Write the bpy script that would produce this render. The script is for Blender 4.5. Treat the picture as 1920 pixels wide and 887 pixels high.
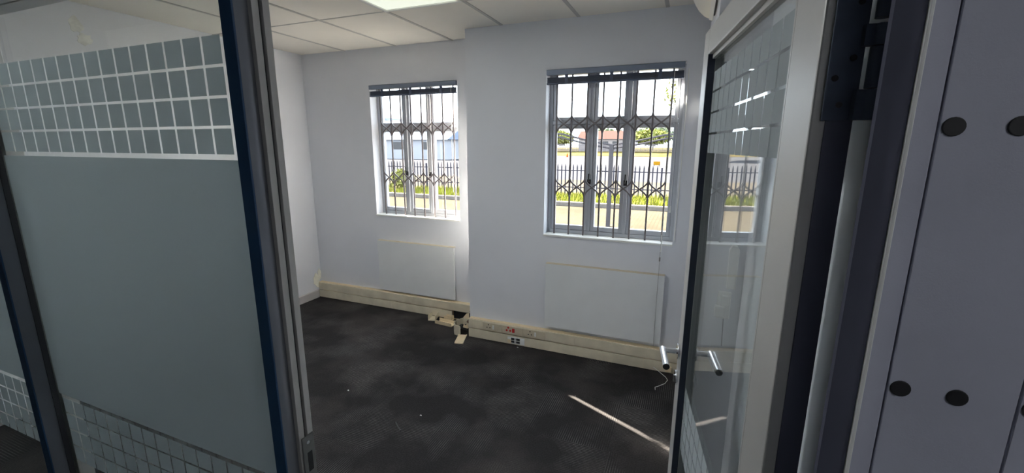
import bpy, math, random
from mathutils import Matrix, Vector
random.seed(7)
sc = bpy.context.scene
for o in list(bpy.data.objects): bpy.data.objects.remove(o, do_unlink=True)
C = sc.collection

# ------------------------------------------------------------------ camera
FPX, PITCH, YAW, ROLL, EYE = 816.15, math.radians(11.819), math.radians(22.092), math.radians(0.1486), 1.68
cd = bpy.data.cameras.new('camera'); cam = bpy.data.objects.new('camera', cd); C.objects.link(cam)
cd.sensor_fit = 'HORIZONTAL'; cd.sensor_width = 36.0; cd.lens = FPX / 1920 * 36.0
cd.clip_start = 0.02; cd.clip_end = 1000
_fw = Vector((-math.sin(YAW)*math.cos(PITCH), math.cos(YAW)*math.cos(PITCH), -math.sin(PITCH)))
_r = Vector((math.cos(YAW), math.sin(YAW), 0)); _u = _r.cross(_fw)
_r2 = math.cos(ROLL)*_r + math.sin(ROLL)*_u; _u2 = -math.sin(ROLL)*_r + math.cos(ROLL)*_u
cam.matrix_world = Matrix(((_r2.x, _u2.x, -_fw.x, 0), (_r2.y, _u2.y, -_fw.y, 0), (_r2.z, _u2.z, -_fw.z, EYE), (0, 0, 0, 1)))
sc.camera = cam

# ------------------------------------------------------------------ sky, sun, exposure
SKY, SUN = 5.0, 130.0
w = bpy.data.worlds.new('sky'); sc.world = w; w.use_nodes = True
bg = w.node_tree.nodes['Background']; bg.inputs[0].default_value = (0.80, 0.90, 1.0, 1); bg.inputs[1].default_value = SKY
sd = bpy.data.lights.new('sun', 'SUN'); sd.energy = SUN; sd.angle = math.radians(0.53); sd.color = (1.0, 0.90, 0.75)
sun = bpy.data.objects.new('sun', sd); C.objects.link(sun)
SUNDIR = Vector((0.902, -0.430, -0.466)).normalized()          # the way the light travels
sun.rotation_euler = SUNDIR.to_track_quat('-Z', 'Y').to_euler()
sun.location = (-20, 12, 12)
sc.view_settings.view_transform = 'Standard'; sc.view_settings.look = 'None'
sc.view_settings.gamma = 1.0; sc.view_settings.use_curve_mapping = False
sc.view_settings.exposure = 0.94
cy = sc.cycles
cy.use_denoising = True; cy.max_bounces = 14; cy.diffuse_bounces = 7; cy.glossy_bounces = 5; cy.transmission_bounces = 8
cy.transparent_max_bounces = 32; cy.caustics_reflective = False; cy.caustics_refractive = False; cy.sample_clamp_indirect = 12

# ------------------------------------------------------------------ materials
def nt(name):
    m = bpy.data.materials.new(name); m.use_nodes = True; t = m.node_tree
    return m, t, t.nodes['Principled BSDF']
def mat(name, col, rough=0.6, metal=0.0, var=0.0, scale=8.0, bump=0.0, bscale=120.0, spec=0.5, col2=None, detail=4.0, dist=0.001):
    m, t, p = nt(name); N, L = t.nodes, t.links
    p.inputs['Base Color'].default_value = (*col, 1); p.inputs['Roughness'].default_value = rough
    p.inputs['Metallic'].default_value = metal; p.inputs['Specular IOR Level'].default_value = spec
    tc = N.new('ShaderNodeTexCoord')
    if var or col2:
        n = N.new('ShaderNodeTexNoise'); n.inputs['Scale'].default_value = scale; n.inputs['Detail'].default_value = detail
        L.new(tc.outputs['Object'], n.inputs['Vector'])
        r = N.new('ShaderNodeValToRGB'); c2 = col2 or tuple(c*(1-var) for c in col)
        r.color_ramp.elements[0].position = 0.35; r.color_ramp.elements[1].position = 0.65
        r.color_ramp.elements[0].color = (*c2, 1); r.color_ramp.elements[1].color = (*col, 1)
        L.new(n.outputs['Fac'], r.inputs['Fac']); L.new(r.outputs['Color'], p.inputs['Base Color'])
    if bump:
        b = N.new('ShaderNodeTexNoise'); b.inputs['Scale'].default_value = bscale; b.inputs['Detail'].default_value = 3
        L.new(tc.outputs['Object'], b.inputs['Vector'])
        bn = N.new('ShaderNodeBump'); bn.inputs['Strength'].default_value = bump; bn.inputs['Distance'].default_value = dist
        L.new(b.outputs['Fac'], bn.inputs['Height']); L.new(bn.outputs['Normal'], p.inputs['Normal'])
    return m
def glass(name, tint=(1, 1, 1), ior=1.5):
    m = bpy.data.materials.new(name); m.use_nodes = True; t = m.node_tree; N, L = t.nodes, t.links
    N.remove(N['Principled BSDF']); out = N['Material Output']
    geo = N.new('ShaderNodeNewGeometry')
    mx = N.new('ShaderNodeMix'); mx.data_type = 'FLOAT'; mx.inputs[2].default_value = ior; mx.inputs[3].default_value = 1/ior
    L.new(geo.outputs['Backfacing'], mx.inputs[0])
    fr = N.new('ShaderNodeFresnel'); L.new(mx.outputs[0], fr.inputs['IOR'])
    tr = N.new('ShaderNodeBsdfTransparent'); tr.inputs[0].default_value = (*tint, 1)
    gl = N.new('ShaderNodeBsdfGlossy'); gl.inputs['Roughness'].default_value = 0.0
    ms = N.new('ShaderNodeMixShader'); L.new(fr.outputs[0], ms.inputs[0]); L.new(tr.outputs[0], ms.inputs[1]); L.new(gl.outputs[0], ms.inputs[2])
    L.new(ms.outputs[0], out.inputs['Surface'])
    return m
def frost(name, dcol, tcol, fac):
    """etched film: scatters what is behind it mostly forward, with a little milky diffuse"""
    m = bpy.data.materials.new(name); m.use_nodes = True; t = m.node_tree; N, L = t.nodes, t.links
    N.remove(N['Principled BSDF']); out = N['Material Output']
    d = N.new('ShaderNodeBsdfDiffuse'); d.inputs[0].default_value = (*dcol, 1)
    tl = N.new('ShaderNodeBsdfTranslucent'); tl.inputs[0].default_value = (*tcol, 1)
    rf = N.new('ShaderNodeBsdfRefraction'); rf.inputs['Color'].default_value = (*tcol, 1); rf.inputs['Roughness'].default_value = 0.75; rf.inputs['IOR'].default_value = 1.35
    m0 = N.new('ShaderNodeMixShader'); m0.inputs[0].default_value = 0.65; L.new(tl.outputs[0], m0.inputs[1]); L.new(rf.outputs[0], m0.inputs[2])
    ms = N.new('ShaderNodeMixShader'); ms.inputs[0].default_value = fac
    L.new(d.outputs[0], ms.inputs[1]); L.new(m0.outputs[0], ms.inputs[2]); L.new(ms.outputs[0], out.inputs['Surface'])
    return m
def emit_mat(name, col, strength, base=(0.8, 0.8, 0.75)):
    m, t, p = nt(name)
    p.inputs['Base Color'].default_value = (*base, 1); p.inputs['Roughness'].default_value = 0.35
    p.inputs['Emission Color'].default_value = (*col, 1); p.inputs['Emission Strength'].default_value = strength
    tc = t.nodes.new('ShaderNodeTexCoord'); v = t.nodes.new('ShaderNodeTexVoronoi'); v.inputs['Scale'].default_value = 160
    b = t.nodes.new('ShaderNodeBump'); b.inputs['Strength'].default_value = 0.3; b.inputs['Distance'].default_value = 0.002
    t.links.new(tc.outputs['Object'], v.inputs['Vector']); t.links.new(v.outputs['Distance'], b.inputs['Height']); t.links.new(b.outputs['Normal'], p.inputs['Normal'])
    return m
def carpet_mat():
    m, t, p = nt('carpet'); N, L = t.nodes, t.links
    tc = N.new('ShaderNodeTexCoord'); oi = N.new('ShaderNodeObjectInfo')
    mp = N.new('ShaderNodeMapping'); mp.inputs['Scale'].default_value = (60, 6, 1); L.new(tc.outputs['Object'], mp.inputs['Vector'])
    n1 = N.new('ShaderNodeTexNoise'); n1.inputs['Scale'].default_value = 2.2; n1.inputs['Detail'].default_value = 5; L.new(mp.outputs[0], n1.inputs['Vector'])
    wv = N.new('ShaderNodeTexWave'); wv.wave_type = 'BANDS'; wv.bands_direction = 'X'
    wv.inputs['Scale'].default_value = 25; wv.inputs['Distortion'].default_value = 0.7; wv.inputs['Detail'].default_value = 2
    L.new(tc.outputs['Object'], wv.inputs['Vector'])
    r1 = N.new('ShaderNodeValToRGB'); r1.color_ramp.elements[0].position = 0.62; r1.color_ramp.elements[1].position = 0.95; L.new(wv.outputs['Color'], r1.inputs['Fac'])
    # worn / streaky mask so the pinstripe comes and goes
    n2 = N.new('ShaderNodeTexNoise'); n2.inputs['Scale'].default_value = 2.6; n2.inputs['Detail'].default_value = 3
    geo = N.new('ShaderNodeNewGeometry'); L.new(geo.outputs['Position'], n2.inputs['Vector'])
    mu = N.new('ShaderNodeMath'); mu.operation = 'MULTIPLY'; L.new(r1.outputs['Color'], mu.inputs[0]); L.new(n1.outputs['Fac'], mu.inputs[1])
    mu2 = N.new('ShaderNodeMath'); mu2.operation = 'MULTIPLY'; L.new(mu.outputs[0], mu2.inputs[0])
    r2 = N.new('ShaderNodeValToRGB'); r2.color_ramp.elements[0].position = 0.46; r2.color_ramp.elements[1].position = 0.66; L.new(n2.outputs['Fac'], r2.inputs['Fac'])
    L.new(r2.outputs['Color'], mu2.inputs[1])
    mix = N.new('ShaderNodeMix'); mix.data_type = 'RGBA'
    mix.inputs[6].default_value = (0.0225, 0.0208, 0.0218, 1); mix.inputs[7].default_value = (0.22, 0.21, 0.21, 1)
    L.new(mu2.outputs[0], mix.inputs[0])
    # dust film
    n3 = N.new('ShaderNodeTexNoise'); n3.inputs['Scale'].default_value = 2.0; n3.inputs['Detail'].default_value = 6; L.new(geo.outputs['Position'], n3.inputs['Vector'])
    r3 = N.new('ShaderNodeValToRGB'); r3.color_ramp.elements[0].position = 0.48; r3.color_ramp.elements[1].position = 0.75
    r3.color_ramp.elements[1].color = (0.5, 0.5, 0.5, 1); L.new(n3.outputs['Fac'], r3.inputs['Fac'])
    mix2 = N.new('ShaderNodeMix'); mix2.data_type = 'RGBA'; L.new(r3.outputs['Color'], mix2.inputs[0]); L.new(mix.outputs[2], mix2.inputs[6]); mix2.inputs[7].default_value = (0.088, 0.077, 0.073, 1)
    ns = N.new('ShaderNodeTexNoise'); ns.inputs['Scale'].default_value = 130; ns.inputs['Detail'].default_value = 6; ns.inputs['Roughness'].default_value = 0.75; L.new(geo.outputs['Position'], ns.inputs['Vector'])
    mr = N.new('ShaderNodeMapRange'); mr.inputs[1].default_value = 0.3; mr.inputs[2].default_value = 0.7; mr.inputs[3].default_value = 0.45; mr.inputs[4].default_value = 1.6; L.new(ns.outputs['Fac'], mr.inputs[0])
    mix3 = N.new('ShaderNodeMix'); mix3.data_type = 'RGBA'; mix3.blend_type = 'MULTIPLY'; mix3.inputs[0].default_value = 1
    L.new(mix2.outputs[2], mix3.inputs[6]); L.new(mr.outputs[0], mix3.inputs[7])
    L.new(mix3.outputs[2], p.inputs['Base Color'])
    p.inputs['Roughness'].default_value = 0.95; p.inputs['Specular IOR Level'].default_value = 0.15
    b = N.new('ShaderNodeBump'); b.inputs['Strength'].default_value = 0.35; b.inputs['Distance'].default_value = 0.0015
    ad = N.new('ShaderNodeMath'); ad.operation = 'ADD'; L.new(wv.outputs['Color'], ad.inputs[0]); L.new(ns.outputs['Fac'], ad.inputs[1])
    L.new(ad.outputs[0], b.inputs['Height']); L.new(b.outputs['Normal'], p.inputs['Normal'])
    return m
def brick_ground():
    m, t, p = nt('paving'); N, L = t.nodes, t.links
    geo = N.new('ShaderNodeNewGeometry'); br = N.new('ShaderNodeTexBrick')
    br.inputs['Scale'].default_value = 1; br.inputs['Brick Width'].default_value = 0.22; br.inputs['Row Height'].default_value = 0.11
    br.inputs['Mortar Size'].default_value = 0.007
    br.inputs['Color1'].default_value = (0.0420, 0.0365, 0.0270, 1); br.inputs['Color2'].default_value = (0.0345, 0.0300, 0.0225, 1); br.inputs['Mortar'].default_value = (0.017, 0.014, 0.0105, 1)
    L.new(geo.outputs['Position'], br.inputs['Vector'])
    n = N.new('ShaderNodeTexNoise'); n.inputs['Scale'].default_value = 0.8; n.inputs['Detail'].default_value = 5; L.new(geo.outputs['Position'], n.inputs['Vector'])
    mr = N.new('ShaderNodeMapRange'); mr.inputs[3].default_value = 0.6; mr.inputs[4].default_value = 1.4; L.new(n.outputs['Fac'], mr.inputs[0])
    mx = N.new('ShaderNodeMix'); mx.data_type = 'RGBA'; mx.blend_type = 'MULTIPLY'; mx.inputs[0].default_value = 1
    L.new(br.outputs['Color'], mx.inputs[6]); L.new(mr.outputs[0], mx.inputs[7]); L.new(mx.outputs[2], p.inputs['Base Color'])
    p.inputs['Roughness'].default_value = 0.9; p.inputs['Specular IOR Level'].default_value = 0.0
    return m

M = dict(
    wall=mat('wall_paint', (0.74, 0.755, 0.80), 0.6, var=0.05, scale=1.6, bump=0.15, bscale=160, detail=6),
    tile=mat('ceiling_tile', (0.87, 0.83, 0.75), 0.9, var=0.05, scale=2.0, bump=0.25, bscale=220),
    tbar=mat('ceiling_tbar', (0.50, 0.48, 0.45), 0.5),
    board=mat('white_board', (0.75, 0.77, 0.78), 0.45, var=0.05, scale=4),
    beige=mat('beige_pvc', (0.72, 0.65, 0.50), 0.5, var=0.14, scale=9, detail=6),
    beige2=mat('cream_pvc', (0.82, 0.67, 0.45), 0.5, var=0.10, scale=14),
    cream=mat('aged_cream', (0.66, 0.58, 0.44), 0.6, var=0.1, scale=12),
    plate=mat('socket_plate', (0.60, 0.53, 0.40), 0.4, var=0.06, scale=20),
    red=mat('red_plastic', (0.55, 0.03, 0.03), 0.4), dark=mat('black_plastic', (0.012, 0.012, 0.014), 0.5),
    white=mat('white_plastic', (0.80, 0.80, 0.77), 0.4), skirt=mat('skirting_paint', (0.52, 0.50, 0.50), 0.5, var=0.05),
    alu=mat('anodised_aluminium', (0.56, 0.55, 0.53), 0.42, 0.25, var=0.05, scale=6, bump=0.05, bscale=400),
    alud=mat('aluminium_post', (0.19, 0.20, 0.235), 0.38, 0.5, var=0.06, scale=5),
    jamb=mat('dark_jamb', (0.135, 0.14, 0.195), 0.42, 0.3, var=0.1, scale=6),
    bead=mat('dark_bead', (0.022, 0.030, 0.055), 0.5),
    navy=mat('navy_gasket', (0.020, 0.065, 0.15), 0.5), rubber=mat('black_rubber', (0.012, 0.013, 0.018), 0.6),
    hinge=mat('hinge_steel', (0.1, 0.125, 0.18), 0.5, 0.3, var=0.2, scale=30),
    chrome=mat('satin_chrome', (0.80, 0.80, 0.82), 0.18, 1.0), steel=mat('dull_steel', (0.30, 0.30, 0.29), 0.45, 0.8, var=0.2, scale=40),
    panel=mat('grey_panel', (0.46, 0.475, 0.56), 0.5, var=0.10, scale=5, bump=0.15, bscale=500, detail=8),
    winframe=mat('window_aluminium', (0.46, 0.48, 0.52), 0.45, 0.25, var=0.04), bars=mat('bar_paint', (0.17, 0.15, 0.155), 0.45, var=0.1, scale=20),
    blind=mat('blind_slate', (0.19, 0.225, 0.30), 0.45, 0.2, var=0.06), blindd=mat('blind_slat', (0.08, 0.10, 0.16), 0.5),
    glass=glass('clear_glass', (0.97, 0.99, 0.98)), wglass=glass('window_glass', (0.98, 0.99, 0.99)),
    film=frost('frosted_film', (0.68, 0.745, 0.77), (0.36, 0.42, 0.44), 0.45),
    carpet=carpet_mat(), cfloor=mat('corridor_carpet', (0.03, 0.035, 0.034), 0.95, bump=0.4, bscale=300),
    corr=mat('corridor_paint', (0.55, 0.55, 0.56), 0.6, var=0.05),
    acw=mat('aircon_plastic', (0.82, 0.79, 0.70), 0.35), plaster=mat('bare_plaster', (0.93, 0.91, 0.80), 0.9, var=0.10, scale=40, bump=0.6, bscale=120, dist=0.004),
    diff=emit_mat('lamp_diffuser', (0.93, 1.0, 0.84), 0.36),
    fill_diff=emit_mat('fill_diffuser_square', (0.95, 0.98, 1.0), 14.0),
    cfill=emit_mat('corridor_fill', (0.95, 0.97, 1.0), 15.5),
    paving=brick_ground(), kerb=mat('kerb_concrete', (0.0990, 0.0880, 0.0803), 0.9, var=0.2, spec=0.0),
    soil=mat('verge_soil', (0.0540, 0.0465, 0.0255), 1.0, var=0.3, scale=3, spec=0.0), grass=mat('grass_blade', (0.1275, 0.1380, 0.0210), 0.8, var=0.4, scale=1.5, spec=0.0),
    drygrass=mat('dry_grass', (0.0672, 0.0544, 0.0224), 1.0, var=0.4, scale=0.6, spec=0.0), walk=mat('sidewalk', (0.0442, 0.0374, 0.0289), 0.95, var=0.15, scale=0.7, spec=0.0),
    road=mat('asphalt', (0.0350, 0.0350, 0.0394), 0.9, var=0.12, scale=0.4, spec=0.0), fence=mat('fence_steel', (0.0264, 0.0264, 0.0374), 0.6, spec=0.0),
    ffar=mat('far_fence', (0.1105, 0.1014, 0.1066), 0.8, spec=0.0), cone=mat('cone_orange', (0.2145, 0.0394, 0.0072), 0.5, spec=0.0), sign=mat('sign_yellow', (0.2145, 0.1072, 0.0083), 0.5, spec=0.0),
    leaf=mat('leaf_green', (0.1553, 0.1620, 0.0473), 0.8, var=0.5, scale=1.2, spec=0.0), leaf2=mat('leaf_dark', (0.1125, 0.1380, 0.0825), 0.8, var=0.5, scale=1.0, spec=0.0),
    bark=mat('bark', (0.04, 0.032, 0.025), 0.9, var=0.3, spec=0.0), roofr=mat('red_roof', (0.065, 0.034, 0.03), 0.8, var=0.2, spec=0.0), hwall=mat('house_wall', (0.19, 0.17, 0.165), 0.9, var=0.1, spec=0.0),
    roofb=mat('blue_roof', (0.13, 0.16, 0.22), 0.6, var=0.1, spec=0.0), wwall=mat('warehouse_wall', (0.2125, 0.2188, 0.2375), 0.8, var=0.08, scale=0.3, spec=0.0),
    carport=mat('carport_steel', (0.0396, 0.0374, 0.0418), 0.6, spec=0.0), paintpatch=mat('white_filler', (0.85, 0.85, 0.80), 0.9, var=0.2, scale=25),
)

# ------------------------------------------------------------------ mesh helpers
class MB:
    def __init__(s): s.v = []; s.f = []
    def box(s, x0, x1, y0, y1, z0, z1):
        b = len(s.v); s.v += [(x, y, z) for z in (z0, z1) for y in (y0, y1) for x in (x0, x1)]
        s.f += [tuple(b+i for i in q) for q in ((0, 2, 3, 1), (4, 5, 7, 6), (0, 1, 5, 4), (2, 6, 7, 3), (0, 4, 6, 2), (1, 3, 7, 5))]
        return s
    def ext(s, poly, z0, z1, axis='z', cap=True):
        """extrude a closed 2-D outline along an axis; z: (x,y), x: (y,z), y: (x,z)"""
        n = len(poly); b = len(s.v)
        for h in (z0, z1):
            for a, c in poly: s.v.append((a, c, h) if axis == 'z' else (h, a, c) if axis == 'x' else (a, h, c))
        for i in range(n): j = (i+1) % n; s.f.append((b+i, b+j, b+n+j, b+n+i))
        if cap: s.f.append(tuple(range(b+n-1, b-1, -1))); s.f.append(tuple(range(b+n, b+2*n)))
        return s
    def tube(s, path, r, n=8, ry=None):
        path = [Vector(p) for p in path]; b = len(s.v); up = Vector((0.123, 0.2, 0.97))
        for i, p in enumerate(path):
            t = (path[min(i+1, len(path)-1)] - path[max(i-1, 0)]).normalized()
            a = t.cross(up); a = (t.cross(Vector((1, 0, 0))) if a.length < 0.1 else a).normalized(); c = t.cross(a)
            rr = r[i] if isinstance(r, (list, tuple)) else r
            for k in range(n):
                g = 2*math.pi*k/n; s.v.append(tuple(p + a*rr*math.cos(g) + c*(ry or rr)*math.sin(g)))
        for i in range(len(path)-1):
            for k in range(n):
                l = (k+1) % n; s.f.append((b+i*n+k, b+i*n+l, b+(i+1)*n+l, b+(i+1)*n+k))
        s.f.append(tuple(b+k for k in reversed(range(n)))); s.f.append(tuple(b+(len(path)-1)*n+k for k in range(n)))
        return s
    def quad(s, *p): b = len(s.v); s.v += [tuple(q) for q in p]; s.f.append(tuple(range(b, b+len(p)))); return s
    def mesh(s, name, m):
        me = bpy.data.meshes.new(name); me.from_pydata(s.v, [], s.f); me.update()
        import bmesh
        bm = bmesh.new(); bm.from_mesh(me); bmesh.ops.recalc_face_normals(bm, faces=bm.faces); bm.to_mesh(me); bm.free()
        me.materials.append(m); return me
    def build(s, name, m, parent=None, bevel=0, smooth=False, seg=2):
        o = bpy.data.objects.new(name, s.mesh(name, m)); C.objects.link(o)
        if parent: o.parent = parent
        if bevel:
            b = o.modifiers.new('bevel', 'BEVEL'); b.width = bevel; b.segments = seg; b.limit_method = 'ANGLE'; b.angle_limit = math.radians(40)
        if smooth:
            for p in o.data.polygons: p.use_smooth = True
            o.data.set_sharp_from_angle(angle=math.radians(40))
        return o
def tag(o, label, cat=None, group=None, kind=None):
    o['label'] = label
    if cat: o['category'] = cat
    if group: o['group'] = group
    if kind: o['kind'] = kind
    return o
def empty(name, loc=(0, 0, 0), rz=0, parent=None):
    o = bpy.data.objects.new(name, None); C.objects.link(o); o.location = loc; o.rotation_euler = (0, 0, rz); o.empty_display_size = 0.05
    if parent: o.parent = parent
    return o
def inst(name, me, loc, parent=None, rot=(0, 0, 0), scale=(1, 1, 1)):
    o = bpy.data.objects.new(name, me); C.objects.link(o); o.location = loc; o.rotation_euler = rot; o.scale = scale
    if parent: o.parent = parent
    return o

# ------------------------------------------------------------------ room dimensions (metres)
ZC = 2.574; XL = -3.78; XR = 0.20; YP = 0.60; YF = 3.276; YB = 3.57; XP = -1.735
YFo = YF + 0.20; YBo = YB + 0.175
WR = (-1.056, -0.080, 0.984, 2.232); WL = (-2.945, -1.978, 0.988, 2.245)
NX, NY = 0.046, 1.65                                              # pilaster in the back right corner

# ------------------------------------------------------------------ shell
def wall_with_hole(mb, x0, x1, y0, y1, hole):
    a, b, c, d = hole
    mb.box(x0, a, y0, y1, 0, ZC+0.12); mb.box(b, x1, y0, y1, 0, ZC+0.12); mb.box(a, b, y0, y1, 0, c); mb.box(a, b, y0, y1, d, ZC+0.12)
mb = MB(); wall_with_hole(mb, XL - 0.2, XP + 0.001, YB, YBo, WL); mb.box(XL-0.2, XP, YB, YBo, -0.6, 0)
tag(mb.build('wall_back', M['wall']), 'recessed grey-white wall holding the window farther from the door', kind='structure')
mb = MB(); wall_with_hole(mb, XP, XR + 0.2, YF, YFo, WR); mb.box(XP, -1.20, YFo, YBo, 0, ZC+0.12); mb.box(XP, XR+0.2, YF, YFo, -0.6, 0)  # outer pier widened out of view to block part of the sun
tag(mb.build('wall_back_projection', M['wall']), 'projecting grey-white wall section holding the window nearer the door', kind='structure')
wl = MB().box(XL-0.2, XL, YP+0.04, YBo, -0.2, ZC+0.12).build('wall_left', M['wall']); tag(wl, 'plain side wall left with a damaged lower corner', kind='structure')
mb = MB(); mb.box(XR, XR+0.16, YP+0.06, YF, -0.1, ZC+0.12); mb.box(NX, XR, NY, YF, 0, ZC)
wr = mb.build('wall_right', M['wall']); tag(wr, 'side wall and pilaster behind the open door', kind='structure')
# plaster damage low in the left corner and filler blobs higher on the left wall
def blotch(cx, cz, pts, x, n=16):
    pol = []
    for k in range(n):
        g = 2*math.pi*k/n; q = 1 + random.uniform(-0.28, 0.28); pol.append((cx + pts[0]*q*math.cos(g), cz + pts[1]*q*math.sin(g)))
    return MB().ext(pol, x-0.002, x+0.004, 'x')
mb = blotch(3.50, 0.20, (0.05, 0.085), XL); b2 = blotch(3.545, 0.255, (0.025, 0.06), XL)
o = mb.build('plaster_patch', M['plaster'], wl); tag(o, 'pale bare plaster patch')
b2.build('plaster_patch', M['plaster'], wl)
for cy_, cz_, a_, b_ in ((1.758, 2.445, 0.036, 0.05), (1.79, 2.36, 0.04, 0.035)): blotch(cy_, cz_, (a_, b_), XL).build('filler_blob', M['paintpatch'], wl)
tag(MB().ext([(XL+0.014, 0), (XL, 0), (XL, 0.088), (XL+0.010, 0.088), (XL+0.014, 0.080)], YP+0.08, 3.512, 'y').build('baseboard_left', M['skirt']), 'grey painted skirting along the left wall', kind='structure')
# hairline dirt scuff marks on the projecting wall are in the paint; floors
fl = MB().box(XL-0.2, XR+0.2, YP, YBo, -0.12, -0.006).build('floor', M['cfloor']); tag(fl, 'dark charcoal carpet tile floor', kind='structure')
def ctile(x0, x1, y0, y1, rot):
    # tile mesh in its own frame, centred on the full half-metre module
    cx, cyy = rot[0], rot[1]; q = rot[2]
    g = 0.0002; pts = [(x0+g-cx, y0+g-cyy), (x1-g-cx, y0+g-cyy), (x1-g-cx, y1-g-cyy), (x0+g-cx, y1-g-cyy)]
    if q: pts = [(y, -x) for x, y in pts]
    o = MB().ext(pts, -0.006, 0.0).build('carpet_tile', M['carpet'], fl)
    o.location = (cx, cyy, 0); o.rotation_euler = (0, 0, math.pi/2 if q else 0)
for i in range(-6, 5):
    for j in range(-4, 6):
        x0, y0 = -1.30 + 0.5*i, 1.692 + 0.5*j; cx, cyy = x0+0.25, y0+0.25
        lim = YB if cx < XP else YF
        a, b, c, d = max(x0, XL), min(x0+0.5, XR), max(y0, YP), min(y0+0.5, YB)
        if b-a < 0.02 or d-c < 0.02: continue
        if x0 >= XP and d > YF: d = YF
        if d-c < 0.02: continue
        ctile(a, b, c, d, (cx, cyy, (i+j) % 2))
tag(MB().box(-4.6, 2.6, -1.05, YP, -0.12, 0).build('floor_corridor', M['cfloor']), 'dark carpet of the corridor in front of the glass partition', kind='structure')
mb = MB(); mb.box(-4.6, 2.6, -1.2, -1.05, 0, ZC); mb.box(-4.6, -4.45, -1.05, YP, 0, ZC); mb.box(2.45, 2.6, -1.05, YP+0.1, 0, ZC)
tag(mb.build('wall_corridor', M['corr']), 'corridor walls facing the glass partition', kind='structure')
tag(MB().box(-4.6, 2.6, -1.2, YP+0.02, ZC, ZC+0.1).build('ceiling_corridor', M['corr']), 'plain corridor ceiling', kind='structure')
def corridor_fill_light(x, label):
    r_ = empty('corridor_fill_light', (x, -0.45, ZC)); tag(r_, label, 'light', 'added corridor fill lights')
    mb = MB()
    for a, b, c, d in ((-0.30, -0.27, -0.15, 0.15), (0.27, 0.30, -0.15, 0.15), (-0.27, 0.27, -0.15, -0.12), (-0.27, 0.27, 0.12, 0.15)): mb.box(a, b, c, d, -0.03, 0)
    mb.build('frame', M['white'], r_); MB().box(-0.27, 0.27, -0.12, 0.12, -0.022, -0.014).build('diffuser', M['cfill'], r_)
corridor_fill_light(1.5, 'added corridor fill light in front of the grey boards')  # added out of view to brighten the boards and corridor
# ceiling: lay-in tiles on a T-bar grid
ce = MB().box(XL-0.2, XR+0.2, YP+0.04, YBo, ZC+0.03, ZC+0.12).build('ceiling', M['tbar']); tag(ce, 'suspended ceiling of cream lay-in tiles', kind='structure')
gx = [XL] + [-0.224 - 0.598*k for k in range(5, -1, -1)] + [XR]; gy = [YP, 1.47, 2.67, YB]
for i in range(len(gx)-1):
    for j in range(3):
        if i == 3 and j == 1: continue
        yhi = 0.870 if (i == 3 and j == 0) else gy[j+1]
        MB().box(gx[i]+0.010, gx[i+1]-0.010, gy[j]+0.006, yhi-0.006, ZC+0.003, ZC+0.02).build('ceiling_tile', M['tile'], ce, bevel=0.003, seg=1)
for x in gx[1:-1]: MB().box(x-0.012, x+0.012, YP, YB, ZC, ZC+0.03).build('ceiling_bar', M['tbar'], ce)
for y in gy[1:-1]: MB().box(XL, XR, y-0.007, y+0.007, ZC+0.001, ZC+0.03).build('ceiling_bar', M['tbar'], ce)

# recessed ceiling lights
def ceiling_light(a, b, c, d, m, label):
    lt = empty('ceiling_light', ((a+b)/2, (c+d)/2, ZC)); tag(lt, label, 'light', 'recessed ceiling lights')
    hx, hy = (b-a)/2, (d-c)/2; mb = MB()
    for x0, x1, y0, y1 in ((-hx, -hx+0.022, -hy, hy), (hx-0.022, hx, -hy, hy), (-hx+0.022, hx-0.022, -hy, -hy+0.022), (-hx+0.022, hx-0.022, hy-0.022, hy)): mb.box(x0, x1, y0, y1, -0.006, 0.028)
    mb.build('frame', M['white'], lt); MB().box(-hx+0.022, hx-0.022, -hy+0.022, hy-0.022, 0.002, 0.010).build('diffuser', m, lt)
ceiling_light(gx[3]+0.004, gx[4]-0.004, 1.476, 2.664, M['diff'], 'recessed rectangular ceiling light with a milky diffuser between the windows')
ceiling_light(gx[3]+0.004, gx[4]-0.004, 0.874, 1.464, M['fill_diff'], 'added square fill light in the ceiling beside the glass partition')  # added out of view as fill for the room

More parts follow.
